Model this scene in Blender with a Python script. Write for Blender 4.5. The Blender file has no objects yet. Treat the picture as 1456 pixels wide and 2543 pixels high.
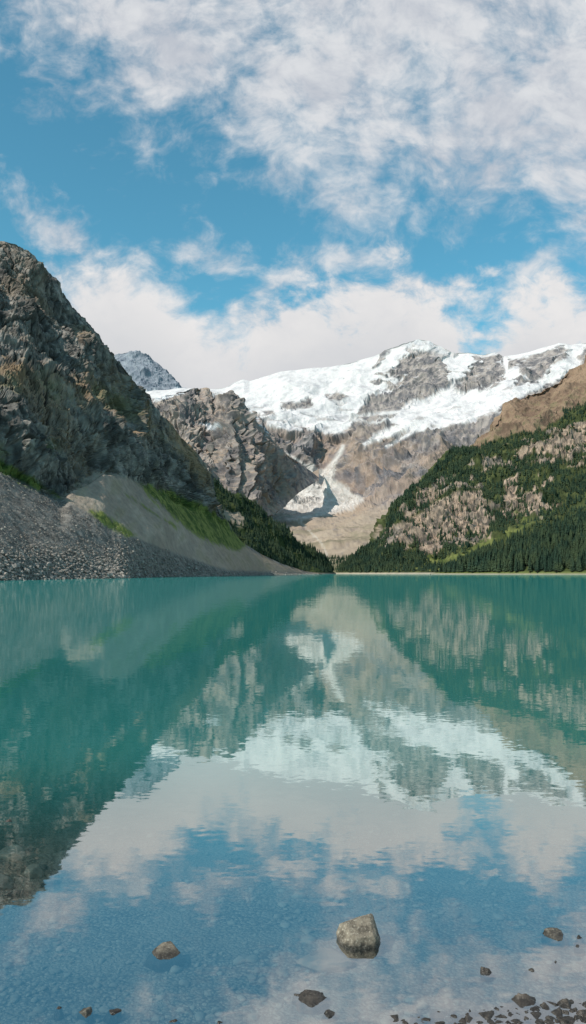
import bpy, math, numpy as np, random
from mathutils import Vector
random.seed(3); RNG=np.random.default_rng(7)
F=1978.0; CX=728.0; HY=1423.0; H=1.6
scene=bpy.context.scene; COL=scene.collection
# ------------------------------------------------------------------ noise
_p=np.random.default_rng(11).permutation(256); PERM=np.concatenate([_p,_p,_p]).astype(np.int64)
_g=np.array([[1,1,0],[-1,1,0],[1,-1,0],[-1,-1,0],[1,0,1],[-1,0,1],[1,0,-1],[-1,0,-1],[0,1,1],[0,-1,1],[0,1,-1],[0,-1,-1],[1,1,0],[-1,1,0],[0,-1,1],[0,-1,-1]],float)
def perlin(P):
    i=np.floor(P).astype(np.int64); f=P-i; i&=255
    u=f*f*f*(f*(f*6-15)+10); out=0
    for dx in (0,1):
        wx=u[:,0] if dx else 1-u[:,0]
        for dy in (0,1):
            wy=u[:,1] if dy else 1-u[:,1]
            for dz in (0,1):
                wz=u[:,2] if dz else 1-u[:,2]
                h=PERM[PERM[PERM[(i[:,0]+dx)&255]+((i[:,1]+dy)&255)]+((i[:,2]+dz)&255)]&15
                g=_g[h]
                out=out+wx*wy*wz*(g[:,0]*(f[:,0]-dx)+g[:,1]*(f[:,1]-dy)+g[:,2]*(f[:,2]-dz))
    return out
def fbm(P,o=5,gain=.5):
    s=0;a=1;t=0
    for k in range(o):
        s=s+a*perlin(P+17.3*k); t+=a; a*=gain; P=P*2.03
    return s/t*1.6
def ridged(P,o=5,gain=.5):
    s=0;a=1;t=0;w=1
    for k in range(o):
        n=(1-np.abs(perlin(P+9.7*k))*1.6); n=np.clip(n,0,1)**2
        s=s+a*n*w; w=np.clip(n*1.6,0,1); t+=a; a*=gain; P=P*2.1
    return s/t
def ss(a,b,x):
    t=np.clip((x-a)/(b-a),0,1); return t*t*(3-2*t)
def curve(pts,x):
    pts=np.array(pts,float); return np.interp(x,pts[:,0],pts[:,1])
def sd(px,py,poly):
    poly=np.array(poly,float); n=len(poly); d=np.full(px.shape,1e9); ins=np.zeros(px.shape,bool)
    for k in range(n):
        ax,ay=poly[k]; bx,by=poly[(k+1)%n]
        ex,ey=bx-ax,by-ay; t=np.clip(((px-ax)*ex+(py-ay)*ey)/(ex*ex+ey*ey+1e-9),0,1)
        d=np.minimum(d,(px-ax-t*ex)**2+(py-ay-t*ey)**2)
        c=((ay>py)!=(by>py))&(px<ex*(py-ay)/(ey if abs(ey)>1e-9 else 1e-9)+ax); ins^=c
    d=np.sqrt(d); return np.where(ins,d,-d)
def sl(px,py,line):
    d=np.full(px.shape,1e9)
    for k in range(len(line)-1):
        ax,ay=line[k]; bx,by=line[k+1]; ex,ey=bx-ax,by-ay
        t=np.clip(((px-ax)*ex+(py-ay)*ey)/(ex*ex+ey*ey),0,1)
        d=np.minimum(d,(px-ax-t*ex)**2+(py-ay-t*ey)**2)
    return np.sqrt(d)
def mix(a,b,t):
    a=np.asarray(a,float); b=np.asarray(b,float); t=t[:,None]; return a*(1-t)+b*t
# ------------------------------------------------------------------ mesh helpers
def mesh_np(name,V,Fc,mat,col=None,smooth=False):
    me=bpy.data.meshes.new(name); k=Fc.shape[1]
    me.vertices.add(len(V)); me.vertices.foreach_set("co",np.ascontiguousarray(V,np.float32).ravel())
    me.loops.add(Fc.size); me.loops.foreach_set("vertex_index",Fc.ravel().astype(np.int32))
    me.polygons.add(len(Fc)); me.polygons.foreach_set("loop_start",np.arange(0,Fc.size,k,dtype=np.int32))
    me.update(calc_edges=True)
    me.polygons.foreach_set("use_smooth",np.full(len(Fc),smooth,dtype=bool))
    if col is not None:
        a=me.color_attributes.new("tint",'FLOAT_COLOR','POINT')
        a.data.foreach_set("color",np.concatenate([col,np.ones((len(V),1))],1).astype(np.float32).ravel())
    me.materials.append(mat); me.validate()
    ob=bpy.data.objects.new(name,me); COL.objects.link(ob); return ob
def structure(ob,label,cat):
    ob["kind"]="structure"; ob["label"]=label; ob["category"]=cat
def W(px,py,d):
    return np.stack([(px-CX)/F*d,d,H+(HY-py)/F*d],1)
def proj(X):
    y=np.maximum(X[:,1],1); return CX+F*X[:,0]/y, HY-F*(X[:,2]-H)/y
def gsm(d,k):
    if k<2: return d
    w=np.hanning(2*k+1); w/=w.sum(); e=np.concatenate([d[0]+(np.arange(-k,0))*(d[1]-d[0]),d,d[-1]+np.arange(1,k+1)*(d[-1]-d[-2])]); return np.convolve(e,w,'valid')
def loft(name,x0,x1,nx,rows,subs,back,dispfn,colfn,mat,smooth=False,ks=20,tip=None):
    px=np.linspace(x0,x1,nx); R=[]
    for i,r in enumerate(rows):
        d=gsm(curve(r[1],px),ks)
        if r[0]=='z': R.append(np.stack([(px-CX)/F*d,d,np.full(nx,r[2])],1))
        else:
            py=curve(r[0],px); py=gsm(py,2 if i==0 else max(3,ks//3)); R.append(W(px,py,d))
    bk=[]; tt=ss(tip[0],tip[1],px) if tip else np.zeros(nx)
    for (db,fz) in ((.9,.35),(.45,.7)):
        q=R[0].copy(); q[:,1]+=back*db*(1-tt); q[:,2]=q[:,2]*(fz*(1-tt)+.992*tt)-5*(1-tt); bk.append(q)
    R=bk+R; subs=[10,14]+subs
    R=[R[0]]+R+[R[-1]]; G=[]
    for k in range(1,len(R)-2):
        n=subs[k-1]
        for j in range(n):
            t=j/n; p0,p1,p2,p3=R[k-1],R[k],R[k+1],R[k+2]
            if k<=3: G.append(p1*(1-t)+p2*t)
            else:
                c=.5*(2*p1+(p2-p0)*t+(2*p0-5*p1+4*p2-p3)*t*t+(3*p1-p0-3*p2+p3)*t**3)
                G.append(.5*c+.5*(p1*(1-t)+p2*t))
    G.append(R[-2]); G=np.array(G); nr=len(G)
    du=np.gradient(G,axis=1); dv=np.gradient(G,axis=0); N=np.cross(du,dv)
    N/=np.linalg.norm(N,axis=2,keepdims=True)+1e-9
    s=np.where(N[...,2:3]<0,-1,1); N=N*s
    X=G.reshape(-1,3); N=N.reshape(-1,3); a,b=proj(X)
    X=X+N*dispfn(a,b,X)[:,None]
    G2=X.reshape(nr,nx,3); du=np.gradient(G2,axis=1); dv=np.gradient(G2,axis=0); N2=np.cross(du,dv)
    N2/=np.linalg.norm(N2,axis=2,keepdims=True)+1e-9; N2=(N2*np.where(N2[...,2:3]<0,-1,1)).reshape(-1,3)
    a,b=proj(X); col=colfn(a,b,X,N2)
    idx=np.arange(nr*nx).reshape(nr,nx)
    Fc=np.stack([idx[:-1,:-1],idx[1:,:-1],idx[1:,1:],idx[:-1,1:]],2).reshape(-1,4)
    ob=mesh_np(name,X,Fc,mat,np.clip(col,0.004,.9),smooth)
    front=np.repeat(np.arange(nr)>=26,nx)
    return ob,X,a,b,front
# ------------------------------------------------------------------ node helper
class NT:
    def __init__(s,nt): s.t=nt; nt.nodes.clear()
    def n(s,ty,**k):
        x=s.t.nodes.new(ty)
        for a,b in k.items(): setattr(x,a,b)
        return x
    def l(s,a,b): s.t.links.new(a,b)
    def put(s,sock,v):
        if isinstance(v,bpy.types.NodeSocket): s.l(v,sock)
        else: sock.default_value=v
    def m(s,op,a,b=0.0,c=0.0,clamp=False):
        x=s.n('ShaderNodeMath',operation=op); x.use_clamp=clamp
        s.put(x.inputs[0],a); s.put(x.inputs[1],b); s.put(x.inputs[2],c); return x.outputs[0]
    def ss(s,a,b,v):
        x=s.n('ShaderNodeMapRange',interpolation_type='SMOOTHSTEP'); s.put(x.inputs[0],v)
        x.inputs[1].default_value=a; x.inputs[2].default_value=b; return x.outputs[0]
    def comb(s,a,b,c):
        x=s.n('ShaderNodeCombineXYZ'); s.put(x.inputs[0],a); s.put(x.inputs[1],b); s.put(x.inputs[2],c); return x.outputs[0]
    def vm(s,op,a,b):
        x=s.n('ShaderNodeVectorMath',operation=op); s.put(x.inputs[0],a); s.put(x.inputs[1],b); return x.outputs[0]
    def mixc(s,f,a,b,bt='MIX'):
        x=s.n('ShaderNodeMix',data_type='RGBA',blend_type=bt); s.put(x.inputs[0],f); s.put(x.inputs[6],a); s.put(x.inputs[7],b); return x.outputs[2]
    def noise(s,v,scale,detail=4,rough=.5,dist=0.0,out=0):
        x=s.n('ShaderNodeTexNoise'); s.put(x.inputs['Vector'],v); x.inputs['Scale'].default_value=scale
        x.inputs['Detail'].default_value=detail; x.inputs['Roughness'].default_value=rough; x.inputs['Distortion'].default_value=dist
        return x.outputs[out]
def newmat(name):
    m=bpy.data.materials.new(name); m.use_nodes=True; return m,NT(m.node_tree)
def c4(r,g,b): return (r,g,b,1)
def terrain_mat(name,sc,amp=.5,bd=1.0):
    m,t=newmat(name); geo=t.n('ShaderNodeNewGeometry').outputs['Position']
    at=t.n('ShaderNodeAttribute',attribute_name='tint').outputs['Color']
    n1=t.noise(geo,1/sc,8,.65); k=t.m('MULTIPLY_ADD',n1,amp*2,1-amp)
    c=t.vm('MULTIPLY',at,t.comb(k,k,k))
    p=t.n('ShaderNodeBsdfPrincipled'); t.l(c,p.inputs['Base Color']); p.inputs['Roughness'].default_value=.95
    p.inputs['Specular IOR Level'].default_value=.1
    b=t.n('ShaderNodeBump'); b.inputs['Strength'].default_value=.8; b.inputs['Distance'].default_value=bd
    t.l(n1,b.inputs['Height']); t.l(b.outputs[0],p.inputs['Normal'])
    o=t.n('ShaderNodeOutputMaterial'); t.l(p.outputs[0],o.inputs[0]); return m
# ------------------------------------------------------------------ LEFT CRAG (mountain with scree)
A_ridge=[(-400,430),(-150,540),(0,598),(40,606),(90,638),(130,690),(170,745),(215,790),(250,830),(270,866),(300,896),(330,940),(370,990),(400,1030),(430,1070),(460,1112),(490,1160),(510,1190),(540,1243),(553,1290),(600,1345),(650,1377),(700,1400),(760,1419),(800,1424)]
A_rd=[(-400,330),(0,380),(300,430),(545,540),(600,610),(700,740),(800,940)]
A_mid=[(-400,800),(0,880),(100,900),(200,940),(300,1010),(400,1120),(480,1205),(545,1275),(600,1348),(650,1379),(700,1402),(760,1420),(800,1424.3)]
A_md=[(-400,275),(0,322),(250,365),(400,440),(545,532),(600,605),(700,735),(800,935)]
A_mid2=[(-400,900),(0,985),(100,1010),(200,1050),(300,1085),(400,1165),(480,1228),(545,1282),(600,1349),(650,1380),(700,1403),(760,1420.5),(800,1424.4)]
A_md2=[(-400,215),(0,262),(250,312),(400,395),(545,524),(600,602),(700,732),(800,931)]
A_base=[(-400,1040),(0,1165),(80,1200),(150,1235),(175,1205),(260,1168),(330,1190),(400,1222),(480,1258),(545,1292),(600,1350),(650,1382),(700,1404),(760,1421),(800,1424.6)]
A_bd=[(-400,190),(0,235),(150,268),(260,300),(400,375),(545,520),(600,598),(700,728),(800,928)]
A_q=[(-400,1230),(0,1300),(150,1334),(280,1350),(330,1336),(400,1312),(480,1315),(545,1334),(600,1370),(650,1394),(700,1410),(760,1422),(800,1424.7)]
A_qd=[(-400,150),(0,195),(150,225),(300,264),(400,320),(480,400),(545,480),(600,540),(700,700),(800,925)]
A_sh=[(-400,115),(0,160),(300,235),(560,390),(700,650),(800,920)]
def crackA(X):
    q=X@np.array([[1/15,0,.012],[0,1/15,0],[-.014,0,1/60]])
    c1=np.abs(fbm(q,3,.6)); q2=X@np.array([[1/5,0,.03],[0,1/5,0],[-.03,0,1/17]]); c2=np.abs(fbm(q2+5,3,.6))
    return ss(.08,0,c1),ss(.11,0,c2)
DIAG=np.array([[1/14,0,1/22],[0,1/20,0],[-1/60,0,1/10]])
def A_disp(a,b,X):
    sc=ss(-12,14,b-curve(A_base,a)+10*fbm(X/25,3))
    edge=(1-ss(540,600,a))*(.45+.55*ss(0,60,b-curve(A_ridge,a)))
    P=X@np.array([[1/55,0,.008],[0,1/55,0],[-.010,0,1/95]]); r=ridged(P,4,.5)-.45
    big=fbm(X/80,3)
    P2=X@np.array([[1/10,0,.01],[0,1/10,0],[-.01,0,1/26]]); f=ridged(P2,5,.65)-.4
    z=X[:,2]+.75*X[:,0]+8*big; st=np.abs(((z/24)%1)-.5)*2
    k1,k2=crackA(X)
    cliff=(r*14+big*9+f*3.6+ss(.1,.9,st)*3-k1*2.8-k2*1.2+fbm(X/2.3,3,.6)*.7)*edge
    return cliff*(1-sc)+sc*(fbm(X/30,3)*1.2*edge+fbm(X/1.8,3)*.22)
def A_col(a,b,X,N):
    n1=fbm(X/40,4); n2=fbm(X/9,5,.6); n3=fbm(X/2.6,4,.65); st=fbm(X@np.array([[1/4,0,.01],[0,1/4,0],[-.02,0,1/26]]),4,.6)
    dg=fbm(X@DIAG,4,.6)
    k1,k2=crackA(X)
    rock=mix([.082,.077,.072],[.30,.27,.24],ss(-.55,.65,n2*.6+.6*n3+.6*st+.7*dg))
    rock=mix(rock,[.22,.16,.11],ss(-.05,.45,n1+.3*dg)*.45)
    band=np.exp(-((b-(925+.12*a+.0006*a*a))/60)**2)*ss(-50,20,a)*.6
    veg=ss(.15,.6,N[:,2]-.72+.9*n1+.3*n2+.3*n3+band+.25*ss(1000,1120,b)*(1-ss(60,200,a)))
    veg=np.maximum(veg,ss(.3,.75,band+.5*n1+.3*n3))
    vegc=mix([.30,.19,.10],[.15,.135,.06],ss(-.1,.4,fbm(X/25+5,3)+.3*n3))
    rock=mix(rock,vegc,veg*.65)
    gr=ss(0,25,b-1080)*ss(0,60,170-a)*ss(-.1,.3,n1+n2*.5+.1); rock=mix(rock,[.11,.12,.04],gr*.7)
    rock=mix(rock,[.04,.037,.035],np.maximum(k1*.65,k2*.45))  # crevice shade painted into the rock colour along the cracks
    sc=ss(-5,6,b-curve(A_base,a)+8*fbm(X/12,3))
    line=curve([(0,1160),(150,1238),(330,1332),(430,1372),(560,1416),(800,1423)],a)
    fan=1-ss(-4,4,b-line+4*n3+4*n2)
    s1=mix([.09,.084,.076],[.24,.22,.195],ss(-.6,.6,n3+.4*n2))
    s2=mix([.26,.215,.172],[.34,.285,.23],ss(-.6,.6,n2+n1*.6+.4*n3))
    s2=mix(s2,[.31,.22,.15],ss(440,620,a)*.5)
    stk=fbm(X@np.array([[1/3,0,0],[0,1/25,0],[0,0,1/25]])+3,3); s2=mix(s2,[.19,.17,.085],ss(.05,.45,stk)*.3); s2=mix(s2,[.19,.16,.135],ss(.05,.45,-stk)*.35)
    s=mix(s1,s2,fan)
    out=mix(rock,s,sc)
    g=np.maximum(sd(a,b,[(340,1196),(420,1218),(500,1250),(560,1290),(614,1352),(592,1370),(520,1346),(470,1319),(420,1277),(370,1230)]),
       sd(a,b,[(222,1268),(260,1276),(332,1328),(318,1332),(240,1292)]))
    g=np.maximum(g,sd(a,b,[(-200,1100),(0,1140),(90,1190),(150,1228),(150,1238),(60,1205),(0,1172),(-200,1120)]))
    g2=sl(a,b,[(310,1225),(370,1268),(440,1310)]); g=np.maximum(g,2-g2)
    gm=ss(-5,6,g+11*n2+7*n3)
    out=mix(out,mix([.05,.08,.02],[.18,.20,.055],ss(-.35,.4,n3+n2)),gm)
    return out
mA=terrain_mat("crag_rock",3,.45,.7)
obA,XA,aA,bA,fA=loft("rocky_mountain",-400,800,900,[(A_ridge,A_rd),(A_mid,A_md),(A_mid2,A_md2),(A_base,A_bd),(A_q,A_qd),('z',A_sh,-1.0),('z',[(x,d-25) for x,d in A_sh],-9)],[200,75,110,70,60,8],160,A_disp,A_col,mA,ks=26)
structure(obA,"steep dark grey crag with ochre ledges above scree","mountain")
# ------------------------------------------------------------------ forested spur behind the crag
B_r=[(380,1060),(440,1128),(490,1172),(540,1203),(600,1242),(650,1272),(690,1302),(740,1345),(780,1372),(812,1393),(826,1418),(835,1424)]
B_rd=[(380,900),(600,1050),(835,1290)]
B_m=[(380,1260),(540,1330),(600,1345),(650,1368),(700,1380),(760,1395),(812,1408),(835,1424.3)]
B_md=[(380,720),(540,830),(700,960),(835,1280)]
def B_disp(a,b,X): return (ridged(X/90,4)-.4)*14*(1-ss(760,830,a))+fbm(X/20,3)*3*(1-ss(760,830,a))
def rockB(a,b,X): return np.maximum(ss(-8,4,sd(a,b,[(555,1268),(590,1275),(610,1300),(585,1305),(560,1290)])+10*fbm(X/20,3)), ss(-6,4,sd(a,b,[(660,1270),(700,1300),(690,1306)])))
def B_col(a,b,X,N):
    c=mix([.035,.05,.018],[.06,.07,.025],ss(-.3,.4,fbm(X/30,4)))
    c=mix(c,[.27,.22,.17],rockB(a,b,X))
    return mix(c,[.3,.26,.2],1-ss(.8,2.5,X[:,2]))
mB=terrain_mat("forest_floor",8,.35,1)
obB,XB,aB,bB,fB=loft("forested_hill",380,835,340,[(B_r,B_rd),(B_m,B_md),('z',[(380,690),(600,800),(790,1010),(835,1270)],-2)],[90,50],150,B_disp,B_col,mB,ks=8)
structure(obB,"dark conifer covered spur running down to the lake","hill")
# ------------------------------------------------------------------ brown middle peak
C_r=[(300,960),(370,1000),(400,985),(430,977),(460,968),(490,963),(510,968),(532,988),(550,980),(572,973),(595,985),(612,1002),(632,1030),(652,1055),(672,1080),(692,1105),(715,1130),(740,1148),(770,1168),(792,1186)]
C_rd=[(300,3500),(460,3550),(530,3650),(575,3550),(660,3800),(792,4360)]
C_m=[(300,1090),(400,1085),(470,1075),(560,1085),(640,1120),(700,1160),(750,1183),(792,1189)]
C_md=[(300,3200),(400,3260),(460,3200),(525,3360),(580,3090),(640,3340),(690,3620),(720,3850),(792,4330)]
C_b=[(300,1330),(600,1300),(680,1274),(705,1258),(740,1225),(792,1192)]
C_bd=[(300,2750),(500,2800),(640,3000),(690,3250),(740,3800),(792,4300)]
def C_disp(a,b,X):
    w=1-ss(690,785,a)*.9
    P=X@np.array([[1,0,.45],[0,1,0],[-.35,0,.55]])
    k=np.abs(fbm(X@np.array([[1/110,0,.004],[0,1/110,0],[-.004,0,1/300]]),3,.55))
    lowr=(.12+.88*ss(0,45,curve(C_b,a)-b))
    return ((ridged(P/270,5,.56)-.42)*115+(ridged(P/60+3,4,.6)-.4)*16-ss(.12,0,k)*22+fbm(X/18,3)*3)*w*(.5+.5*ss(0,50,b-curve(C_r,a)))*lowr
def C_col(a,b,X,N):
    n1=fbm(X/260,4); n2=fbm(X/60,5,.6); n3=fbm(X/18,4,.65); st=fbm(X@np.array([[1/26,0,.012],[0,1/26,0],[-.012,0,1/110]]),4,.6)
    c=mix([.13,.108,.10],[.35,.28,.235],ss(-.5,.5,n2+.6*n3+.6*st))
    c=mix(c,[.35,.24,.155],ss(-.08,.33,N[:,2]-.66+.5*n1+.3*n2)*.75)
    c=mix(c,[.16,.15,.095],ss(.1,.5,n1+n2*.5)*ss(1080,1200,b)*.35)
    s=sd(a,b,[(500,1052),(545,1050),(550,1058),(520,1068)]); s=np.maximum(s,sd(a,b,[(360,985),(430,978),(460,975),(410,992),(375,1000)]))
    s=np.maximum(s,2.5-sl(a,b,[(606,1000),(640,1040),(665,1075)]))
    c=mix(c,[.58,.57,.58],ss(-2,3,s+8*n3))
    return mix(c,[.29,.30,.35],np.full(len(a),.14))  # even blue-grey mix stands in for atmospheric haze
mC=terrain_mat("brown_rock",40,.35,6)
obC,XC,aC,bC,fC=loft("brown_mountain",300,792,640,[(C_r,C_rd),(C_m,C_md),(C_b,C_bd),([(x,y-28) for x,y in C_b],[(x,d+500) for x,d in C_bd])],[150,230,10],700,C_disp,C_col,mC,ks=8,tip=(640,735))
structure(obC,"craggy brown peak above the valley gully","mountain")
# ------------------------------------------------------------------ far blue peak
D_r=[(180,900),(250,888),(300,877),(325,872),(345,880),(370,893),(390,905),(410,925),(430,945),(450,962),(480,978),(520,990)]
def D_disp(a,b,X): return (ridged(X/700,6,.6)-.42)*130
def D_col(a,b,X,N):
    n=fbm(X/160,5,.65); c=mix([.15,.17,.205],[.28,.30,.335],ss(-.5,.5,n)); s=ss(-.1,.3,n+(b-968)/25); return mix(c,[.6,.60,.63],s)  # bluish rock tones carry the distance haze in the colour
obD,*_=loft("distant_mountain",180,520,260,[(D_r,[(180,8500),(520,8500)]),([(180,1010),(520,1010)],[(180,7300),(520,7300)])],[120],900,D_disp,D_col,mC,ks=2)
structure(obD,"bluish grey distant rocky peak","mountain")
# ------------------------------------------------------------------ snow massif and valley
E_r=[(280,985),(360,972),(450,966),(500,968),(560,962),(585,948),(605,943),(620,947),(700,925),(770,915),(830,910),(880,898),(930,885),(960,868),(1000,852),(1040,842),(1065,846),(1090,858),(1130,875),(1165,874),(1200,880),(1230,874),(1250,886),(1290,880),(1320,874),(1350,864),(1390,852),(1420,856),(1456,850),(1520,845),(1700,870)]
E_rd=[(280,6600),(600,6500),(1040,6200),(1456,5700),(1700,5500)]
E_1=[(280,1040),(600,1010),(700,990),(850,985),(1000,975),(1100,960),(1300,955),(1700,960)]
E_1d=[(280,5900),(600,5950),(850,5900),(1040,5750),(1300,5250),(1700,5000)]
E_2=[(280,1080),(600,1070),(700,1072),(800,1085),(900,1070),(1000,1075),(1200,1060),(1700,1060)]
E_2d=[(280,5200),(600,5200),(700,5150),(850,5200),(950,4950),(1200,4500),(1700,4200)]
E_3=[(280,1170),(700,1165),(800,1180),(900,1165),(1700,1150)]
E_3d=[(280,4900),(700,4800),(760,4850),(805,5050),(850,4850),(900,4600),(1000,4350),(1200,4100),(1700,3900)]
E_4=[(280,1262),(700,1262),(800,1262),(900,1250),(1000,1240),(1700,1240)]
E_4d=[(280,4500),(700,4350),(800,4400),(900,4000),(1200,3650),(1700,3500)]
E_5=[(280,1360),(700,1355),(850,1345),(950,1330),(1700,1330)]
E_5d=[(280,2500),(700,2450),(850,2350),(1700,2300)]
E_6=[(280,1408),(800,1404),(900,1400),(1700,1400)]
E_6d=[(280,1650),(1700,1600)]
ROCK1=[(945,925),(985,905),(1005,880),(1040,868),(1070,872),(1095,890),(1118,918),(1112,955),(1085,975),(1060,985),(1010,1005),(990,1030),(940,1045),(870,1045),(905,1000),(925,975),(990,960),(1000,935),(950,930)]
ROCK2=[(1130,965),(1165,915),(1185,888),(1240,884),(1253,905),(1250,945),(1215,965),(1150,972)]
ROCK3=[(1262,892),(1300,886),(1345,872),(1400,862),(1412,882),(1370,905),(1350,940),(1318,955),(1300,925),(1285,905),(1265,915)]
SNOW=[(260,900),(1720,820),(1720,900),(1456,905),(1400,935),(1330,968),(1275,990),(1235,1025),(1180,1042),(1090,1060),(990,1078),(935,1095),(905,1110),(930,1078),(975,1050),(930,1050),(880,1050),(862,1068),(810,1078),(760,1062),(700,1062),(665,1058),(640,1030),(560,985),(480,980),(260,1010)]
def E_rockmask(a,b,X):
    n=fbm(X/190,4,.55); n2=fbm(X/60,3,.6)
    j=12*n+6*n2
    s=sd(a,b,SNOW)+j*1.1
    r=np.maximum.reduce([sd(a,b,ROCK1)+j*1.3,sd(a,b,ROCK2)+j*1.2,sd(a,b,ROCK3)+j*1.2])
    for pl in ([(700,998),(770,992),(780,1008),(735,1018),(700,1012)],[(808,980),(850,972),(862,985),(840,998),(815,995)],[(650,1020),(680,1018),(685,1032),(655,1030)],[(1430,885),(1456,860),(1500,880),(1450,900)]):
        r=np.maximum(r,sd(a,b,pl)+j*.8)
    vein=ss(.06,.0,np.abs(fbm(X@np.array([[1/200,0,.002],[0,1/400,0],[-.003,0,1/330]])+4,3,.6)))*ss(860,900,a)
    r=r-vein*12
    rib=ss(.56,.70,ridged(X@np.array([[1/300,0,.0016],[0,1/500,0],[-.002,0,1/340]])+2,3,.55))*ss(885,940,a)*(1-ss(950,990,b))
    r=np.maximum(r,rib*8-5+4*n2)
    thin=ss(.25,.5,fbm(X@np.array([[1/220,0,0],[0,1/220,0],[0,0,1/50]])+8,4,.6))*ss(985,1020,b)*.6
    sn=ss(-4,4,s)*(1-ss(-4,4,r))*(1-thin)
    sn=np.maximum(sn,ss(-2,2,sd(a,b,[(1000,1012),(1060,990),(1110,968),(1135,975),(1080,1010),(1000,1050),(960,1055),(985,1030)])+j*.4))
    sn=np.maximum(sn,ss(-2,3,8-sl(a,b,[(1400,918),(1320,968),(1240,1000),(1150,1020),(1050,1050),(960,1080)])+j*.4))
    sn=np.maximum(sn,ss(-2,2,3.2-sl(a,b,[(870,1036),(930,1028),(1000,1022)])+j*.2)*.9)
    for q in ([(1060,1050),(1020,1075),(960,1110)],[(905,1105),(930,1085),(1000,1070)],[(1240,960),(1200,1000),(1180,1045)],[(560,985),(610,1040),(650,1075)],[(1255,890),(1262,940),(1290,985)],[(1120,880),(1128,950),(1100,990)]):
        sn=np.maximum(sn,ss(-2,2,4-sl(a,b,q)+j*.3)*.9)
    return sn
def E_disp(a,b,X):
    sn=E_rockmask(a,b,X)
    P=X@np.array([[1,0,.3],[0,1,0],[-.35,0,.7]])
    low=ss(1220,1290,b); top=.3+.7*ss(0,70,b-curve(E_r,a)); g=ss(0,45,np.minimum(sl(a,b,[(852,1108),(838,1135),(820,1160),(805,1178)]),sl(a,b,[(790,1165),(800,1250)])))
    up=1-ss(1030,1080,b)
    base=(ridged(P/560,2,.5)-.5)*110
    r=(ridged(P/420,5,.58)-.40)*185+(ridged(P/90,3,.6)-.4)*22
    soft=fbm(X/450,3)*55+fbm(X/160,3)*20
    val=fbm(X/200,4)*26*(1-ss(1340,1410,b))+fbm(X/40,3)*5
    rr=r*(1-.35*up); d=(rr*(1-sn)+(soft+.26*rr)*sn+base*.5)*top*(.3+.7*g)
    return d*(1-low)+val*low
def E_col(a,b,X,N):
    n1=fbm(X/300,4); n2=fbm(X/80,5,.6); n3=fbm(X/26,4,.65); st=fbm(X@np.array([[1/40,0,.008],[0,1/60,0],[-.008,0,1/150]]),4,.6)
    c=mix([.115,.105,.108],[.34,.285,.255],ss(-.5,.5,n2+.6*n3+.7*st))
    c=mix(c,[.32,.22,.155],ss(1030,1110,b)*ss(-.4,.32,n1+.5*n2)*.75)
    c=mix(c,[.11,.105,.115],ss(.0,.35,fbm(X/160+9,4))*ss(1050,1080,b)*(1-ss(1200,1250,b))*.55)
    c=mix(c,[.34,.26,.185],ss(1225,1280,b+20*n2)*.8*ss(-.5,.1,n2+.3))
    c=mix(c,[.15,.135,.08],ss(1270,1330,b)*ss(.0,.4,n1+.6*n2)*.7)
    sn=E_rockmask(a,b,X)
    dust=ss(.1,.4,N[:,2]-.76+.2*n3+.35*n2)*(1-ss(980,1020,b))*.8
    dust=np.maximum(dust,ss(40,4,b-curve(E_r,a)+14*n2)*.95*ss(950,990,a)*(1-ss(1110,1150,a)))
    c=mix(c,[.56,.54,.545],np.maximum(dust*(1-sn),0))
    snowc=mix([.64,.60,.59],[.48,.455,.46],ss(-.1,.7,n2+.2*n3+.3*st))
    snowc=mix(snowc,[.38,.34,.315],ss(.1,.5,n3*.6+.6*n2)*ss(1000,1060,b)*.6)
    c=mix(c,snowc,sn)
    j=5*n3+9*n2
    g=np.maximum.reduce([5+4*ss(1110,1180,b)-sl(a,b,[(852,1108),(842,1130),(822,1158),(805,1178)])+j*.5,2.5-sl(a,b,[(640,1060),(690,1112),(735,1140),(785,1172)])+j*.4,
        sd(a,b,[(770,1158),(800,1170),(828,1166),(822,1188),(855,1212),(900,1240),(870,1260),(810,1276),(740,1288),(670,1292),(690,1245),(750,1200),(790,1185)])+j+4])
    c=mix(c,mix([.62,.58,.54],[.44,.40,.36],ss(-.4,.4,n3+.5*n2)),ss(-4,5,g))
    c=mix(c,[.46,.40,.33],ss(-1,1,2.0-sl(a,b,[(700,1268),(750,1300),(800,1350),(822,1400)])+j*.4)*.6)
    gl=ss(-.2,.3,n2+.3)*ss(1370,1400,b); c=mix(c,[.06,.075,.025],gl*.6)
    return mix(c,[.30,.315,.37],.10*(1-ss(1250,1400,b)))  # aerial haze mixed into the albedo, fading out toward the valley floor
mE=terrain_mat("alpine_rock",60,.25,6)
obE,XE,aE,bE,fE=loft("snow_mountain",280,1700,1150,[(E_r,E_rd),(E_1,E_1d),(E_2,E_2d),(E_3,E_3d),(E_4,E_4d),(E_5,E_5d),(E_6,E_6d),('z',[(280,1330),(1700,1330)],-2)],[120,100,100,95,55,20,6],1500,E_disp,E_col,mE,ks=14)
structure(obE,"snow and glacier covered massif with grey rock faces","mountain")
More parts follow.
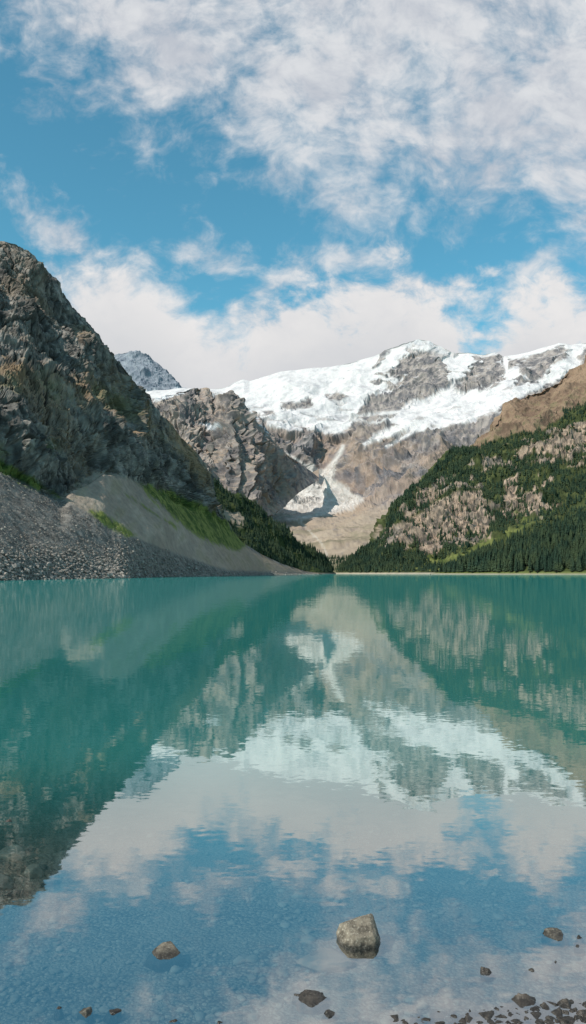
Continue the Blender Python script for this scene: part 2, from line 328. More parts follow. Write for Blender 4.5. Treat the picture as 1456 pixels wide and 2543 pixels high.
# ------------------------------------------------------------------ right hillside
F_r=[(832,1424),(860,1405),(890,1382),(920,1350),(945,1315),(962,1290),(1000,1242),(1050,1192),(1100,1145),(1145,1118),(1190,1090),(1215,1060),(1245,1028),(1280,988),(1330,968),(1370,950),(1400,932),(1456,898),(1720,760)]
F_rd=[(832,1320),(960,1400),(1100,1550),(1190,1700),(1280,1800),(1456,1950),(1720,2100)]
F_1=[(832,1424.2),(900,1392),(960,1335),(1000,1290),(1100,1195),(1200,1150),(1300,1120),(1456,1060),(1720,980)]
F_1d=[(832,1315),(960,1340),(1100,1430),(1200,1500),(1456,1600),(1720,1700)]
F_2=[(832,1424.3),(900,1405),(1000,1385),(1100,1370),(1200,1330),(1300,1290),(1456,1240),(1720,1180)]
F_2d=[(832,1310),(960,1240),(1100,1190),(1200,1200),(1456,1230),(1720,1280)]
F_s=[(832,1300),(1000,1130),(1100,1060),(1456,1040),(1720,1040)]
def F_disp(a,b,X):
    w=ss(840,920,a)*ss(0,25,X[:,2])
    rk=F_rock(a,b,X)
    return ((ridged(X/150,5,.55)-.42)*36+fbm(X/30,4,.55)*5+ rk*(ridged(X*np.array([1/40,1/40,1/55]),5,.6)-.3)*22)*w
def F_rock(a,b,X):
    n=fbm(X/55,4,.6); n2=fbm(X/16,4,.6); v=fbm(X@np.array([[1/24,0,.010],[0,1/24,0],[-.012,0,1/90]]),3)
    r=np.maximum.reduce([sd(a,b,[(975,1272),(1005,1235),(1060,1192),(1130,1172),(1205,1190),(1240,1235),(1235,1290),(1215,1345),(1130,1372),(1010,1378),(940,1362),(950,1310)])-15,
      sd(a,b,[(1320,1105),(1380,1066),(1456,1046),(1720,990),(1720,1120),(1456,1122),(1400,1145),(1340,1130)])-2,
      sd(a,b,[(1150,1150),(1260,1130),(1330,1102),(1365,1118),(1290,1152),(1200,1166)])-6,
      sd(a,b,[(1238,1290),(1258,1180),(1310,1140),(1306,1200),(1280,1285)])-8,
      sd(a,b,[(1292,1265),(1304,1226),(1330,1218),(1380,1250),(1345,1272)])+7,
      sd(a,b,[(1340,1215),(1365,1140),(1385,1140),(1370,1210)])-10])
    strip=4.0-sl(a,b,[(1000,1300),(1070,1250),(1130,1215),(1200,1215)])+6*n
    return ss(-4,6,r+30*n+15*n2+32*v-3)*(1-ss(-3,4,strip))
def F_grass(a,b,X):
    n2=fbm(X/25,4,.6)
    return ss(-6,6,np.maximum(sd(a,b,[(1005,1424),(1035,1395),(1120,1370),(1190,1342),(1250,1318),(1330,1290),(1310,1310),(1250,1350),(1170,1390),(1110,1424)])-9,sd(a,b,[(1285,1275),(1380,1265),(1385,1278),(1290,1290)]))+26*n2)
def F_bare(a,b,X):
    n=fbm(X/70,4,.6)
    line=curve([(1100,1090),(1190,1112),(1260,1092),(1330,1072),(1400,1032),(1456,1003),(1720,890)],a)
    return 1-ss(-7,7,b-line+24*n)
def F_col(a,b,X,N):
    n=fbm(X/60,4,.6); n2=fbm(X/15,4,.6); n3=fbm(X/5,3,.6)
    c=mix([.04,.05,.02],[.08,.09,.035],ss(-.3,.5,n2))
    r=mix([.115,.095,.08],[.39,.285,.215],ss(-.5,.4,n2+.6*n3)); r=mix(r,[.20,.175,.155],ss(0,.4,n)*.5)
    c=mix(c,r,F_rock(a,b,X))
    c=mix(c,mix([.07,.092,.028],[.15,.16,.052],ss(-.3,.4,n2)),F_grass(a,b,X)*.9)
    br=mix([.15,.098,.07],[.26,.175,.12],ss(-.5,.5,n+.7*n2)); br=mix(br,[.11,.105,.055],ss(.0,.45,n2+.4*n)*ss(.0,40,b-curve([(1190,1050),(1280,1000),(1456,930),(1720,800)],a))*.6)
    c=mix(c,br,F_bare(a,b,X))
    return mix(c,[.34,.30,.23],1-ss(1.2,3,X[:,2]))
mF=terrain_mat("hillside_ground",12,.4,1.5)
obF,XF,aF,bF,fF=loft("wooded_hillside",832,1720,740,[(F_r,F_rd),(F_1,F_1d),(F_2,F_2d),('z',F_s,-2)],[130,130,40],400,F_disp,F_col,mF,ks=6)
structure(obF,"hillside with pale cliffs, conifers and brown upper slope","hill")
G_r=[(1070,1424),(1110,1419),(1150,1405),(1200,1388),(1250,1370),(1300,1348),(1350,1330),(1400,1312),(1456,1288),(1720,1200)]
G_rd=[(1070,985),(1456,960),(1720,930)]
G_s=[(1070,975),(1150,920),(1456,800),(1720,730)]
def G_disp(a,b,X): return fbm(X/60,3)*4*ss(1,10,X[:,2])
def G_col(a,b,X,N):
    c=mix([.035,.05,.018],[.06,.075,.025],ss(-.3,.4,fbm(X/20,3))); c=mix(c,[.12,.14,.045],1-ss(2.0,4,X[:,2])); return mix(c,[.34,.30,.23],1-ss(.8,1.4,X[:,2]))
obG,XG,aG,bG,fG=loft("wooded_shore",1070,1720,300,[(G_r,G_rd),('z',[(x,d+12) for x,d in G_s],1.2),('z',G_s,-1)],[60,8],60,G_disp,G_col,mB,ks=4)
structure(obG,"low lakeshore bank under dense conifers","shore")
# ------------------------------------------------------------------ conifers
mt,t=newmat("conifer_needles"); geo=t.n('ShaderNodeNewGeometry').outputs['Position']
f1=t.ss(.35,.65,t.noise(geo,.045,3,.6)); f2=t.noise(geo,.5,3,.6)
c=t.mixc(f1,c4(.016,.034,.022),c4(.042,.060,.029)); k=t.m('MULTIPLY_ADD',f2,1.2,.4); c=t.vm('MULTIPLY',c,t.comb(k,k,k))
p=t.n('ShaderNodeBsdfPrincipled'); t.l(c,p.inputs['Base Color']); p.inputs['Roughness'].default_value=.9; p.inputs['Specular IOR Level'].default_value=.15
o=t.n('ShaderNodeOutputMaterial'); t.l(p.outputs[0],o.inputs[0])
mk,t=newmat("conifer_bark"); p=t.n('ShaderNodeBsdfPrincipled'); geo=t.n('ShaderNodeNewGeometry').outputs['Position']
t.l(t.mixc(t.noise(geo,3.,4),c4(.05,.035,.025),c4(.12,.09,.065)),p.inputs['Base Color']); p.inputs['Roughness'].default_value=.95
o=t.n('ShaderNodeOutputMaterial'); t.l(p.outputs[0],o.inputs[0])
def conifer(tiers,sides,rng,w=.17):
    V=[];T=[];M=[]
    for k in range(4):
        a=k*math.pi/2; V.append((.018*math.cos(a),.018*math.sin(a),-.06))
    V.append((0,0,.9))
    for k in range(4): T.append((k,(k+1)%4,4)); M.append(1)
    for i in range(tiers):
        f=i/(tiers-1) if tiers>1 else 0
        z0=.08+.80*f; r=w*(1-f)**.85+.018; top=z0+ (1.0-.08)/tiers*1.7
        top=min(top,1.0); b=len(V); V.append((rng.uniform(-.01,.01),rng.uniform(-.01,.01),top))
        off=rng.uniform(0,6)
        for s in range(sides):
            a=off+2*math.pi*s/sides+rng.uniform(-.15,.15)
            rr=r*(rng.uniform(.85,1.25) if s%2==0 else rng.uniform(.45,.7))
            V.append((rr*math.cos(a),rr*math.sin(a),z0-(.02 if s%2==0 else -.02)+rng.uniform(-.015,.015)))
        for s in range(sides): T.append((b,b+1+s,b+1+(s+1)%sides)); M.append(0)
    return np.array(V),np.array(T),M
def scatter_idx(X,front,prob,n,rng):
    w=prob*front; w=w/w.sum(); return rng.choice(len(X),size=n,replace=True,p=w)
def forest(name,pos,hs,label,rng,tiers=4,sides=7,wid=.19):
    Vs=[];Ts=[];off=0; lib=[conifer(tiers,sides,random.Random(k),wid*random.Random(k+9).uniform(.8,1.2)) for k in range(6)]
    for k in range(6):
        sel=np.arange(len(pos))%6==k; P=pos[sel]; h=hs[sel]; V,T,_=lib[k]
        an=rng.uniform(0,6.28,len(P)); ca,sa=np.cos(an),np.sin(an)
        wx=rng.uniform(.8,1.3,len(P))
        x=(V[None,:,0]*ca[:,None]-V[None,:,1]*sa[:,None])*(h*wx)[:,None]; y=(V[None,:,0]*sa[:,None]+V[None,:,1]*ca[:,None])*(h*wx)[:,None]
        z=V[None,:,2]*h[:,None]
        Q=np.stack([x+P[:,0:1],y+P[:,1:2],z+P[:,2:3]],2).reshape(-1,3)
        TT=(T[None]+ (np.arange(len(P))*len(V))[:,None,None]).reshape(-1,3)+off
        Vs.append(Q);Ts.append(TT);off+=len(Q)
    ob=mesh_np(name,np.concatenate(Vs),np.concatenate(Ts),mt); ob["kind"]="stuff"; ob["label"]=label; ob["category"]="forest"; return ob
def jitter(P,s,rng):
    P=P.copy(); P[:,:2]+=rng.normal(0,s,(len(P),2)); return P
rkF=F_rock(aF,bF,XF); brF=F_bare(aF,bF,XF)
dens=(1-rkF)*(1-F_grass(aF,bF,XF))*(1-brF)
cl=ss(-.28,.08,fbm(XF/40,3)+.1)
pr=(dens*(.25+.75*cl)+.12*rkF*(1-brF)+.008*brF*ss(1000,1060,bF))*(XF[:,2]>2.5)*(aF>845)
ix=scatter_idx(XF,fF,pr,14000,RNG); PF=jitter(XF[ix],1.2,RNG); hF=np.clip(RNG.normal(8,2,len(PF)),3.5,13)
forest("conifer_forest",PF,hF,"dense conifers between pale cliffs on the hillside",RNG,4,7,.2)
prB=(1-rockB(aB,bB,XB))*(XB[:,2]>2)*(aB<826); ix=scatter_idx(XB,fB,prB,4600,RNG); PB=jitter(XB[ix],1,RNG); hB=RNG.uniform(4,9,len(PB))
forest("conifer_forest",PB,hB,"dark conifer forest covering the lakeside spur",RNG,4,7,.2)
prE=((bE>1385)*(XE[:,2]>2)*(aE>800)*(aE<900)).astype(float)
ix=scatter_idx(XE,fE,prE,250,RNG); forest("conifer_forest",XE[ix],RNG.uniform(6,11,250),"small conifers on the valley floor at the lake head",RNG)
prG=(XG[:,2]>2.2).astype(float)*ss(1085,1130,aG); ix=scatter_idx(XG,fG,prG,2300,RNG); PG=jitter(XG[ix],1.5,RNG); hG=RNG.uniform(12,22,len(PG))*(.6+.4*ss(1090,1200,aG[ix]))
inview=(aG[ix]<1462)&(aG[ix]>1085); order=np.argsort(np.where(inview,PG[:,1],1e6)); near=order[:300]; rest=order[300:]
forest("conifer_forest",PG[rest],hG[rest],"tall dense conifers along the lakeshore",RNG,6,9,.17)
libs=[]
for k in range(5):
    V,T,M=conifer(9,11,random.Random(50+k),.16+.02*(k%3)); me=bpy.data.meshes.new("conifer_tree"); me.from_pydata(V.tolist(),[],T.tolist())
    me.materials.append(mt); me.materials.append(mk)
    for q,mm in zip(me.polygons,M): q.material_index=mm
    libs.append(me)
for k,i in enumerate(near):
    ob=bpy.data.objects.new("conifer_tree",libs[k%5]); h=float(hG[i]); w=random.uniform(.9,1.2)
    ob.location=PG[i]; ob.scale=(h*w,h*w,h); ob.rotation_euler=(0,0,random.uniform(0,6.28)); COL.objects.link(ob)
    ob["label"]="tall dark green conifer standing on the lakeshore"; ob["category"]="tree"; ob["group"]="conifers along the lakeshore"
# ------------------------------------------------------------------ rocks
def rock_mesh(name,seed,sub=4,nplanes=11,rough=.05,planes=None,flat=False):
    import bmesh
    r=np.random.default_rng(seed); bm=bmesh.new(); bmesh.ops.create_icosphere(bm,subdivisions=sub,radius=1)
    D=np.array([v.co[:] for v in bm.verts]); D/=np.linalg.norm(D,axis=1,keepdims=True)
    if planes is None:
        n=r.normal(size=(nplanes,3)); n/=np.linalg.norm(n,axis=1,keepdims=True); d=r.uniform(.6,1,nplanes)
        if flat:
            tp=np.array([[r.uniform(-.3,.3),r.uniform(-.5,.1),1],[r.uniform(-.9,-.3),-.3,1],[r.uniform(.3,.9),-.3,1],[0,0,-1]]); tp/=np.linalg.norm(tp,axis=1,keepdims=True)
            n=np.concatenate([n,tp]); d=np.concatenate([d,[.42,.55,.55,.4]])
    else:
        n=np.array([q[:3] for q in planes],float); n/=np.linalg.norm(n,axis=1,keepdims=True); d=np.array([q[3] for q in planes])
    dots=D@n.T; R=np.where(dots>.05,d[None]/np.maximum(dots,.05),9).min(1); R=np.minimum(R,1.6 if planes else 1.3)
    R=R*(1+rough*fbm(D*2.2+seed,5,.6)+rough*.35*fbm(D*9+seed,4,.6)); V=D*R[:,None]
    for v,c in zip(bm.verts,V): v.co=c
    me=bpy.data.meshes.new(name); bm.to_mesh(me); bm.free()
    for q in me.polygons: q.use_smooth=sub<5
    return me,V
def rock_mat(name,ca,cb,cc):
    m,t=newmat(name); g=t.n('ShaderNodeNewGeometry').outputs['Position']
    n1=t.noise(g,22,8,.65); n2=t.noise(g,90,4,.6); c=t.mixc(t.ss(.35,.62,n1),ca,cb); c=t.mixc(t.ss(.52,.68,n2),c,cc)
    sp=t.n('ShaderNodeSeparateXYZ'); t.l(g,sp.inputs[0]); w=t.ss(.006,.026,t.m('ADD',sp.outputs[2],t.m('MULTIPLY_ADD',n1,.02,-.01)))
    k=t.m('MULTIPLY_ADD',w,.7,.3); c=t.vm('MULTIPLY',c,t.comb(k,k,k))
    p=t.n('ShaderNodeBsdfPrincipled'); t.l(c,p.inputs['Base Color']); t.l(t.m('MULTIPLY_ADD',w,.55,.3),p.inputs['Roughness']); p.inputs['Specular IOR Level'].default_value=.35
    b=t.n('ShaderNodeBump'); b.inputs['Strength'].default_value=.9; b.inputs['Distance'].default_value=.01
    t.l(t.m('ADD',n1,t.m('MULTIPLY',n2,.4)),b.inputs['Height']); t.l(b.outputs[0],p.inputs['Normal'])
    o=t.n('ShaderNodeOutputMaterial'); t.l(p.outputs[0],o.inputs[0]); return m
mr=rock_mat("grey_stone",c4(.075,.062,.046),c4(.205,.172,.128),c4(.32,.28,.22))
mr2=rock_mat("brown_stone",c4(.055,.045,.036),c4(.15,.12,.095),c4(.23,.195,.16))
def bed_mat(name,ca,cb):
    m,t=newmat(name); g=t.n('ShaderNodeNewGeometry').outputs['Position']; c=t.mixc(t.noise(g,20,6,.6),ca,cb)
    v=t.n('ShaderNodeTexVoronoi'); v.inputs['Scale'].default_value=14; t.l(g,v.inputs['Vector']); s=t.n('ShaderNodeSeparateColor'); t.l(v.outputs['Color'],s.inputs[0])
    k=t.m('MULTIPLY_ADD',s.outputs[0],.5,.75); c=t.vm('MULTIPLY',c,t.comb(k,k,k))
    p=t.n('ShaderNodeBsdfPrincipled'); t.l(c,p.inputs['Base Color']); p.inputs['Roughness'].default_value=.9; o=t.n('ShaderNodeOutputMaterial'); t.l(p.outputs[0],o.inputs[0]); return m
mr3=bed_mat("bed_stone",c4(.18,.165,.14),c4(.38,.34,.28))
mr4=bed_mat("slab_stone",c4(.24,.165,.12),c4(.40,.30,.23))
def bed_z(x,y):
    s=y-.22*x
    return np.interp(s,[-6,1.5,2.3,2.75,3.4,4.2,5.5,8,14,40,400],[.9,.18,.005,-.02,-.045,-.09,-.2,-.5,-1.6,-5,-9])
def put_rock(px,base,w,top,mat,seed,label,cat="rock",group=None,planes=None,below=None,depthf=.9,name="rock",flat=True):
    y=H*F/(base-HY); wr=w/F*y; yc=y+wr*depthf*.38; wm=w/F*yc*(1.0 if planes else 1.16); x=(px-CX)/F*yc
    hm=max(.006,H-(top-HY)/F*(yc+wr*.22))
    me,V=rock_mesh(name,seed,sub=5 if planes else 4,planes=planes,flat=flat,rough=.035 if planes else .05); me.materials.append(mat)
    ex=V.max(0)-V.min(0)
    bz=float(bed_z(x,yc)); bl=-bz+.02 if below is None else below; bl=max(bl,.3*hm)
    ob=bpy.data.objects.new(name,me); sx=wm/ex[0]; sy=wm*depthf/ex[1]
    sz=(hm+bl)/ex[2]; ob.scale=(sx,sy,sz); ob.location=(x-sx*(V[:,0].max()+V[:,0].min())/2,yc-sy*(V[:,1].max()+V[:,1].min())/2,hm-sz*V[:,2].max())
    COL.objects.link(ob); ob["label"]=label; ob["category"]=cat
    if group: ob["group"]=group
    return ob
BIG=[(-.02,-.45,1,.68),(-1,-.45,.75,.80),(1,-.1,.40,.86),(-1,-.1,-.16,.92),(.15,-1,.15,.76),(-.75,-1,.1,.86),(1,-.8,.15,.93),(0,1,.1,.8),(0,0,-1,.55),(-.8,.7,.1,.9),(.8,.7,.1,.9),(.8,-.4,1,.86),(-.3,.4,1,.80),(-.5,-1,.7,.84)]
put_rock(897,2354,122,2269,mr,5,"large angular grey boulder standing in the shallow water",planes=BIG,name="boulder")
put_rock(409,2381,86,2343,mr,21,"low rounded grey rock breaking the lake surface")
put_rock(1382,2336,62,2310,mr,33,"flat pale rock breaking the water surface")
put_rock(777,2502,74,2467,mr2,41,"brown flat rock in the shallows")
put_rock(817,2526,36,2506,mr2,42,"small brown stone beside a flat rock")
put_rock(18,2052,56,2036,mr2,43,"dark flat rock barely above the water")
put_rock(214,2519,37,2497,mr,44,"small pale stone in the shallows")
k=60
for (px,b,w,tp) in [(1438,2334,24,2322),(1440,2356,26,2345),(1211,2422,33,2402),(1322,2420,37,2404),(1381,2394,20,2387),(148,2512,26,2503),(1300,2512,70,2476),(1412,2508,44,2482),(1358,2508,30,2490),(1446,2528,40,2506),(1384,2526,38,2506),(1212,2532,44,2513),(1250,2538,42,2520),(1168,2544,38,2524),(1128,2536,32,2521),(1062,2546,50,2528),(1095,2552,34,2536),(1330,2536,50,2518),(1290,2548,44,2530),(1420,2550,52,2530),(1366,2554,44,2536),(1172,2520,22,2510),(1238,2514,24,2504),(430,2550,34,2541),(545,2550,26,2542),(1345,2526,26,2513),(1400,2498,20,2489),(1450,2500,24,2488),(1010,2552,26,2545),(740,2480,26,2475),(278,2520,42,2512),(1225,2552,48,2534),(1190,2546,28,2534),(1272,2530,28,2517),(1312,2522,24,2511),(1430,2516,26,2503),(1450,2546,32,2529),(1398,2540,32,2525),(1148,2552,32,2539),(1340,2550,38,2532),(1392,2550,34,2536),(1310,2538,30,2524),(1404,2522,26,2508),(1368,2540,30,2524),(1262,2550,30,2536),(1436,2536,30,2520)]:
    put_rock(px,b,w,tp,mr2,k,"small brown grey stone at the water's edge","stone","stones at the lake edge",name="stone"); k+=1
def stones_mesh(name,pos,siz,mat,label,rng,flat=.6,sub=1,cat="stones"):
    lib=[]
    for s in range(8):
        me,V=rock_mesh("tmp",200+s,sub,8,.08); T=np.array([q.vertices[:] for q in me.polygons]); lib.append((V,T)); bpy.data.meshes.remove(me)
    Vs=[];Ts=[];off=0
    for k in range(8):
        sel=np.arange(len(pos))%8==k; P=pos[sel]; s=siz[sel]; V,T=lib[k]; an=rng.uniform(0,6.28,len(P)); ca,sa=np.cos(an)[:,None],np.sin(an)[:,None]
        el=rng.uniform(.7,1.3,len(P))[:,None]
        vx=V[None,:,0]*el; vy=V[None,:,1]/el
        x=(vx*ca-vy*sa)*s[:,None]+P[:,0:1]; y=(vx*sa+vy*ca)*s[:,None]+P[:,1:2]; z=V[None,:,2]*s[:,None]*flat+P[:,2:3]
        Vs.append(np.stack([x,y,z],2).reshape(-1,3)); Ts.append((T[None]+(np.arange(len(P))*len(V))[:,None,None]).reshape(-1,3)+off); off+=len(P)*len(V)
    ob=mesh_np(name,np.concatenate(Vs),np.concatenate(Ts),mat,smooth=sub>1); ob["kind"]="stuff"; ob["label"]=label; ob["category"]=cat; return ob
ms,t=newmat("scree_block"); g=t.n('ShaderNodeNewGeometry'); 
c=t.mixc(t.ss(.3,.7,t.noise(g.outputs['Position'],.9,5,.7)),c4(.10,.09,.08),c4(.38,.34,.295)); p=t.n('ShaderNodeBsdfPrincipled'); t.l(c,p.inputs['Base Color']); p.inputs['Roughness'].default_value=.95
o=t.n('ShaderNodeOutputMaterial'); t.l(p.outputs[0],o.inputs[0])
line=curve([(0,1160),(150,1238),(330,1332),(430,1372),(560,1416),(800,1423)],aA)
prS=ss(0,8,bA-line+4*fbm(XA/8,3))*(bA>curve(A_base,aA)+4)*(XA[:,2]>-.3)*ss(-380,-300,aA)
wS=prS*(.6+ss(1300,1420,bA)); ix=scatter_idx(XA,fA,wS,26000,RNG); PS=jitter(XA[ix],.5,RNG)
sz=np.clip(RNG.lognormal(-1.7,.5,len(PS)),.1,.9)*(.6+.8*ss(1320,1430,bA[ix]))
stones_mesh("scree",PS,sz,ms,"coarse grey scree blocks running into the lake",RNG,.75)
shore=(np.abs(XA[:,2])<.8)*(aA>0)*(aA<790); ix=scatter_idx(XA,fA,shore.astype(float),1500,RNG)
stones_mesh("shore_stones",jitter(XA[ix],.8,RNG),RNG.uniform(.12,.5,1500)*(.5+XA[ix][:,1]/700),ms,"line of grey stones along the waterline",RNG)
n=6500; y=2.2+RNG.random(n)**1.3*7; x=(RNG.random(n)-.5)*y*1.1
zz=bed_z(x,y); s=np.clip(RNG.lognormal(-4.9,.6,n),.004,.04); s=np.minimum(s,np.maximum(.004,-zz*1.1+.003))
stones_mesh("lake_bed_stones",np.stack([x,y,zz+s*.1],1),s,mr3,"submerged pebbles and cobbles on the lake bed",RNG,.5,2)
n=1500; x=RNG.uniform(.35,1.45,n); y=RNG.uniform(2.5,3.0,n)-.16*(1.1-x); s=np.clip(RNG.lognormal(-4.6,.4,n),.005,.022)
stones_mesh("shore_gravel",np.stack([x,y,bed_z(x,y)*.5+.002],1),s,mr2,"dark wet gravel emerging at the lake edge",RNG,.6,2)
put_rock(805,2386,120,2380,mr4,21,"brown submerged slab beside the large boulder",below=.03,name="stone_slab",depthf=.8)
bpy.data.objects["stone_slab"].location.z-=.012
for (px,b,w,sdv) in ((30,2110,70,23),(90,2150,46,27),(10,2180,60,29)):
    o_=put_rock(px,b,w,b-6,mr3,sdv,"dark submerged rock on the lake bed",below=.05); o_.location.z-=.02
# ------------------------------------------------------------------ ground / lake bed (single sheet)
xs=np.concatenate([-np.geomspace(9000,6,40),np.linspace(-5.5,5.5,110),np.geomspace(6,9000,40)])
ys=np.concatenate([-np.geomspace(3000,8,20)[:-1],np.linspace(-8,1,20)[:-1],np.linspace(1,9,110),np.geomspace(9.3,12000,50)])
XX,YY=np.meshgrid(xs,ys); Z=bed_z(XX,YY)
Pn=np.stack([XX.ravel(),YY.ravel(),XX.ravel()*0],1); Z=Z+(fbm(Pn/.6,4)*.012).reshape(Z.shape)*(np.abs(YY)<12)
V=np.stack([XX.ravel(),YY.ravel(),Z.ravel()],1); idx=np.arange(V.shape[0]).reshape(XX.shape)
Fc=np.stack([idx[:-1,:-1],idx[:-1,1:],idx[1:,1:],idx[1:,:-1]],2).reshape(-1,4)
mg,t=newmat("pebble_bed"); g=t.n('ShaderNodeNewGeometry').outputs['Position']
v=t.n('ShaderNodeTexVoronoi'); t.l(t.vm('ADD',g,t.vm('MULTIPLY',t.noise(g,30,3,out=1),(.03,.03,.03))),v.inputs['Vector']); v.inputs['Scale'].default_value=62
sep=t.n('ShaderNodeSeparateColor'); t.l(v.outputs['Color'],sep.inputs[0])
c=t.mixc(sep.outputs[0],c4(.15,.145,.125),c4(.37,.33,.27)); c=t.mixc(t.ss(.0,.5,t.m('SUBTRACT',.8,v.outputs['Distance'])),c4(.08,.078,.07),c)
c=t.mixc(t.m('MULTIPLY',t.ss(.4,.7,t.noise(g,2.6,5)),.6),c,c4(.33,.295,.24))
p=t.n('ShaderNodeBsdfPrincipled'); t.l(c,p.inputs['Base Color']); p.inputs['Roughness'].default_value=.9
b=t.n('ShaderNodeBump'); b.inputs['Distance'].default_value=.01; t.l(t.m('SUBTRACT',1,v.outputs['Distance']),b.inputs['Height']); t.l(b.outputs[0],p.inputs['Normal'])
o=t.n('ShaderNodeOutputMaterial'); t.l(p.outputs[0],o.inputs[0])
ob=mesh_np("ground",V,Fc,mg,smooth=True); structure(ob,"pebbly lake bed and shore","ground")
# ------------------------------------------------------------------ water
mw,t=newmat("lake_water"); g=t.n('ShaderNodeNewGeometry').outputs['Position']
sp=t.n('ShaderNodeSeparateXYZ'); t.l(g,sp.inputs[0])
def wave(scale,amp,det=2,st=(1,1,1)):
    n=t.noise(t.vm('MULTIPLY',g,st),scale,det,.5,out=1); return t.vm('MULTIPLY',t.vm('SUBTRACT',n,(.5,.5,.5)),(amp*.6,amp,0))
wsum=t.vm('ADD',wave(3.2,.015,3,(.5,1,1)),t.vm('ADD',wave(.5,.006,2,(.5,1,1)),wave(18,.032,2,(.6,1,1))))
calm=t.m('MULTIPLY_ADD',t.ss(.4,.65,t.noise(t.vm('MULTIPLY',g,(.3,1,1)),.02,3)),.8,.6)
wsum=t.vm('MULTIPLY',wsum,t.comb(calm,calm,calm))
nrm=t.vm('NORMALIZE',t.vm('ADD',wsum,(0,0,1)),(0,0,0))
gl=t.n('ShaderNodeBsdfGlossy'); gl.inputs['Roughness'].default_value=.025; gl.inputs['Color'].default_value=c4(.98,.98,.97); t.l(nrm,gl.inputs['Normal'])
df=t.n('ShaderNodeBsdfDiffuse'); df.inputs['Color'].default_value=c4(.026,.200,.185)
tr=t.n('ShaderNodeBsdfTransparent'); tr.inputs['Color'].default_value=c4(.74,.86,.88)
deep=t.ss(3.6,7.6,sp.outputs[1])
m1=t.n('ShaderNodeMixShader'); t.l(deep,m1.inputs[0]); t.l(tr.outputs[0],m1.inputs[1]); t.l(df.outputs[0],m1.inputs[2])
fr=t.n('ShaderNodeFresnel'); fr.inputs['IOR'].default_value=1.33
fac=t.m('MINIMUM',t.m('MULTIPLY_ADD',fr.outputs[0],.42,.42),.62)
m2=t.n('ShaderNodeMixShader'); t.l(fac,m2.inputs[0]); t.l(m1.outputs[0],m2.inputs[1]); t.l(gl.outputs[0],m2.inputs[2])
o=t.n('ShaderNodeOutputMaterial'); t.l(m2.outputs[0],o.inputs[0])
V=np.array([(-1500,-30,0),(1500,-30,0),(1500,1420,0),(-1500,1420,0)],float)
ob=mesh_np("lake_water",V,np.array([[0,1,2,3]]),mw); structure(ob,"calm turquoise lake surface mirroring the mountains","water")
# ------------------------------------------------------------------ sun & sky
el=math.radians(43); az=math.radians(232)
S=Vector((math.sin(az)*math.cos(el),math.cos(az)*math.cos(el),math.sin(el)))
L=bpy.data.lights.new("sun",'SUN'); L.energy=4.6; L.angle=math.radians(.5); L.color=(1,.93,.84)
lo=bpy.data.objects.new("sun",L); lo.rotation_euler=S.to_track_quat('Z','Y').to_euler(); COL.objects.link(lo)
w=bpy.data.worlds.new("World"); scene.world=w; w.use_nodes=True; t=NT(w.node_tree)
sky=t.n('ShaderNodeTexSky',sky_type='NISHITA'); sky.sun_disc=False; sky.sun_elevation=el; sky.sun_rotation=az; sky.altitude=1000
gen=t.n('ShaderNodeTexCoord').outputs['Generated']; sp=t.n('ShaderNodeSeparateXYZ'); t.l(gen,sp.inputs[0])
yy=t.m('MAXIMUM',sp.outputs[1],.12); u=t.m('DIVIDE',sp.outputs[0],yy); v=t.m('DIVIDE',sp.outputs[2],yy)
def fcurve(pts):
    x=t.n('ShaderNodeFloatCurve'); t.l(t.m('ADD',u,.5,clamp=True),x.inputs['Value']); cu=x.mapping.curves[0]
    P=[((px-CX)/F+.5,(HY-py)/F) for px,py in pts]
    cu.points[0].location=P[0]; cu.points[1].location=P[-1]
    for q in P[1:-1]: cu.points.new(*q)
    x.mapping.update(); return x.outputs[0]
E1=fcurve([(-260,-40),(0,75),(100,155),(200,220),(270,295),(330,375),(400,400),(500,388),(600,400),(680,485),(780,550),(870,590),(1000,610),(1100,585),(1200,565),(1290,570),(1370,620),(1456,680),(1716,720)])
T1=fcurve([(-260,700),(60,740),(150,675),(230,640),(320,640),(400,675),(470,745),(530,785),(590,775),(650,750),(720,720),(800,695),(900,675),(980,668),(1050,700),(1130,740),(1230,755),(1320,700),(1380,735),(1456,780),(1716,785)])
def ell(px,py,rx,ry,ang,k):
    u0=(px-CX)/F; v0=(HY-py)/F; a=math.radians(ang); du=t.m('SUBTRACT',u,u0); dv=t.m('SUBTRACT',v,v0)
    p_=t.m('DIVIDE',t.m('ADD',t.m('MULTIPLY',du,math.cos(a)),t.m('MULTIPLY',dv,math.sin(a))),rx/F)
    q_=t.m('DIVIDE',t.m('SUBTRACT',t.m('MULTIPLY',dv,math.cos(a)),t.m('MULTIPLY',du,math.sin(a))),ry/F)
    r=t.m('SQRT',t.m('ADD',t.m('MULTIPLY',p_,p_),t.m('MULTIPLY',q_,q_)))
    return t.m('MULTIPLY',t.m('SUBTRACT',1,r),k)
P3=t.comb(u,t.m('MULTIPLY',v,1.25),0.0)
wrp=t.vm('MULTIPLY',t.vm('SUBTRACT',t.noise(P3,6,4,out=1),(.5,.5,.5)),(.09,.09,.09)); PW=t.vm('ADD',P3,wrp)
nA=t.noise(PW,10,12,.64); nB=t.noise(PW,3.2,5,.5); nS=t.noise(t.vm('ADD',PW,(3.1,1.7,0)),7,8,.6); nF=t.noise(t.vm('ADD',PW,(7.1,2.7,0)),30,8,.6)
d1=t.m('MINIMUM',t.m('SUBTRACT',v,E1),.13)
d1=t.m('ADD',d1,t.m('MULTIPLY_ADD',nA,.40,-.20)); d1=t.m('ADD',d1,t.m('MULTIPLY_ADD',nB,.18,-.09)); d1=t.m('ADD',d1,t.m('MULTIPLY_ADD',nF,.24,-.12))
c1=t.ss(-.04,.17,d1)
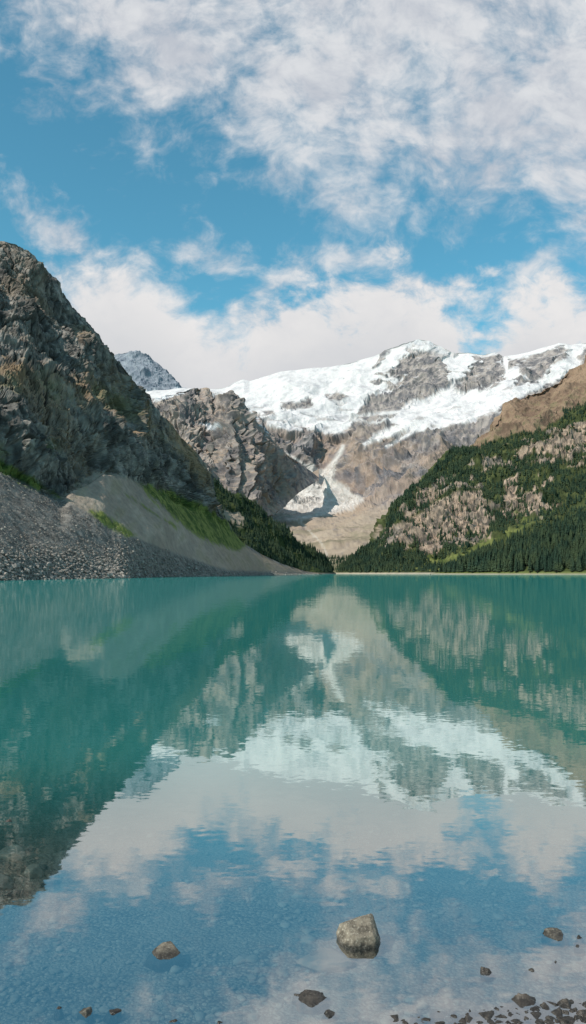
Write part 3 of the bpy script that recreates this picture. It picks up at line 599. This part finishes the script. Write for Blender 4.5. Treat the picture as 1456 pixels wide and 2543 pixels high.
d2=t.m('MINIMUM',t.m('SUBTRACT',T1,v),.12); vb=t.m('MULTIPLY',t.ss(-.12,.0,u),.14)
d2=t.m('ADD',d2,t.m('MULTIPLY_ADD',nA,.22,-.10)); d2=t.m('ADD',d2,t.m('MULTIPLY',vb,t.m('SUBTRACT',nA,.49))); d2=t.m('ADD',d2,t.m('MULTIPLY_ADD',nF,.10,-.05)); c2=t.ss(-.03,.06,d2)
wz=ell(100,545,210,62,-37,.12)
for q in (ell(500,640,170,60,-10,.085),ell(1310,670,150,45,45,.10),ell(700,700,160,55,30,.10),ell(870,650,200,55,-5,.11),ell(1420,560,140,90,0,.1),ell(1050,710,160,50,-25,.08)): wz=t.m('MAXIMUM',wz,q)
d3=t.m('ADD',wz,t.m('MULTIPLY_ADD',nA,.42,-.22)); d3=t.m('ADD',d3,t.m('MULTIPLY_ADD',nF,.22,-.11)); c3=t.m('MULTIPLY',t.ss(-.03,.13,d3),.85)
al=t.m('MAXIMUM',t.m('MULTIPLY',c1,.95),t.m('MAXIMUM',c2,c3))
fr_=t.ss(.12,.3,sp.outputs[1]); oth=t.m('MULTIPLY',t.ss(.5,.62,t.noise(gen,3,7,.6)),.5); al=t.m('MULTIPLY_ADD',t.m('SUBTRACT',al,oth),fr_,oth)
sf=t.m('ADD',t.m('MULTIPLY',nS,.6),t.m('MULTIPLY',nF,.4))
cc=t.mixc(t.ss(.36,.62,sf),c4(5.3,5.6,6.2),c4(7.5,7.6,7.8))
cb=t.mixc(t.ss(0,.19,t.m('SUBTRACT',T1,v)),c4(8.3,8.15,8.1),c4(5.9,6.1,6.4)); cb=t.mixc(t.m('MULTIPLY',t.ss(.62,.38,sf),.25),cb,c4(5.6,5.9,6.4)); cc=t.mixc(c2,cc,cb)
sk=t.vm('MULTIPLY',sky.outputs[0],(.80,1.72,1.56))
fin=t.mixc(al,sk,cc)
bg=t.n('ShaderNodeBackground'); t.l(fin,bg.inputs[0]); bg.inputs[1].default_value=.1
o=t.n('ShaderNodeOutputWorld'); t.l(bg.outputs[0],o.inputs[0])
# ------------------------------------------------------------------ camera
cd=bpy.data.cameras.new("camera"); co=bpy.data.objects.new("camera",cd); COL.objects.link(co); scene.camera=co
co.location=(0,0,H); co.rotation_euler=(math.radians(90),0,0); cd.sensor_fit='VERTICAL'; cd.sensor_height=36; cd.sensor_width=36
cd.lens=36*F/2543; cd.shift_y=(HY-1271.5)/2543; cd.clip_start=.05; cd.clip_end=40000
scene.view_settings.view_transform='Standard'; scene.view_settings.look='None'; scene.view_settings.exposure=0
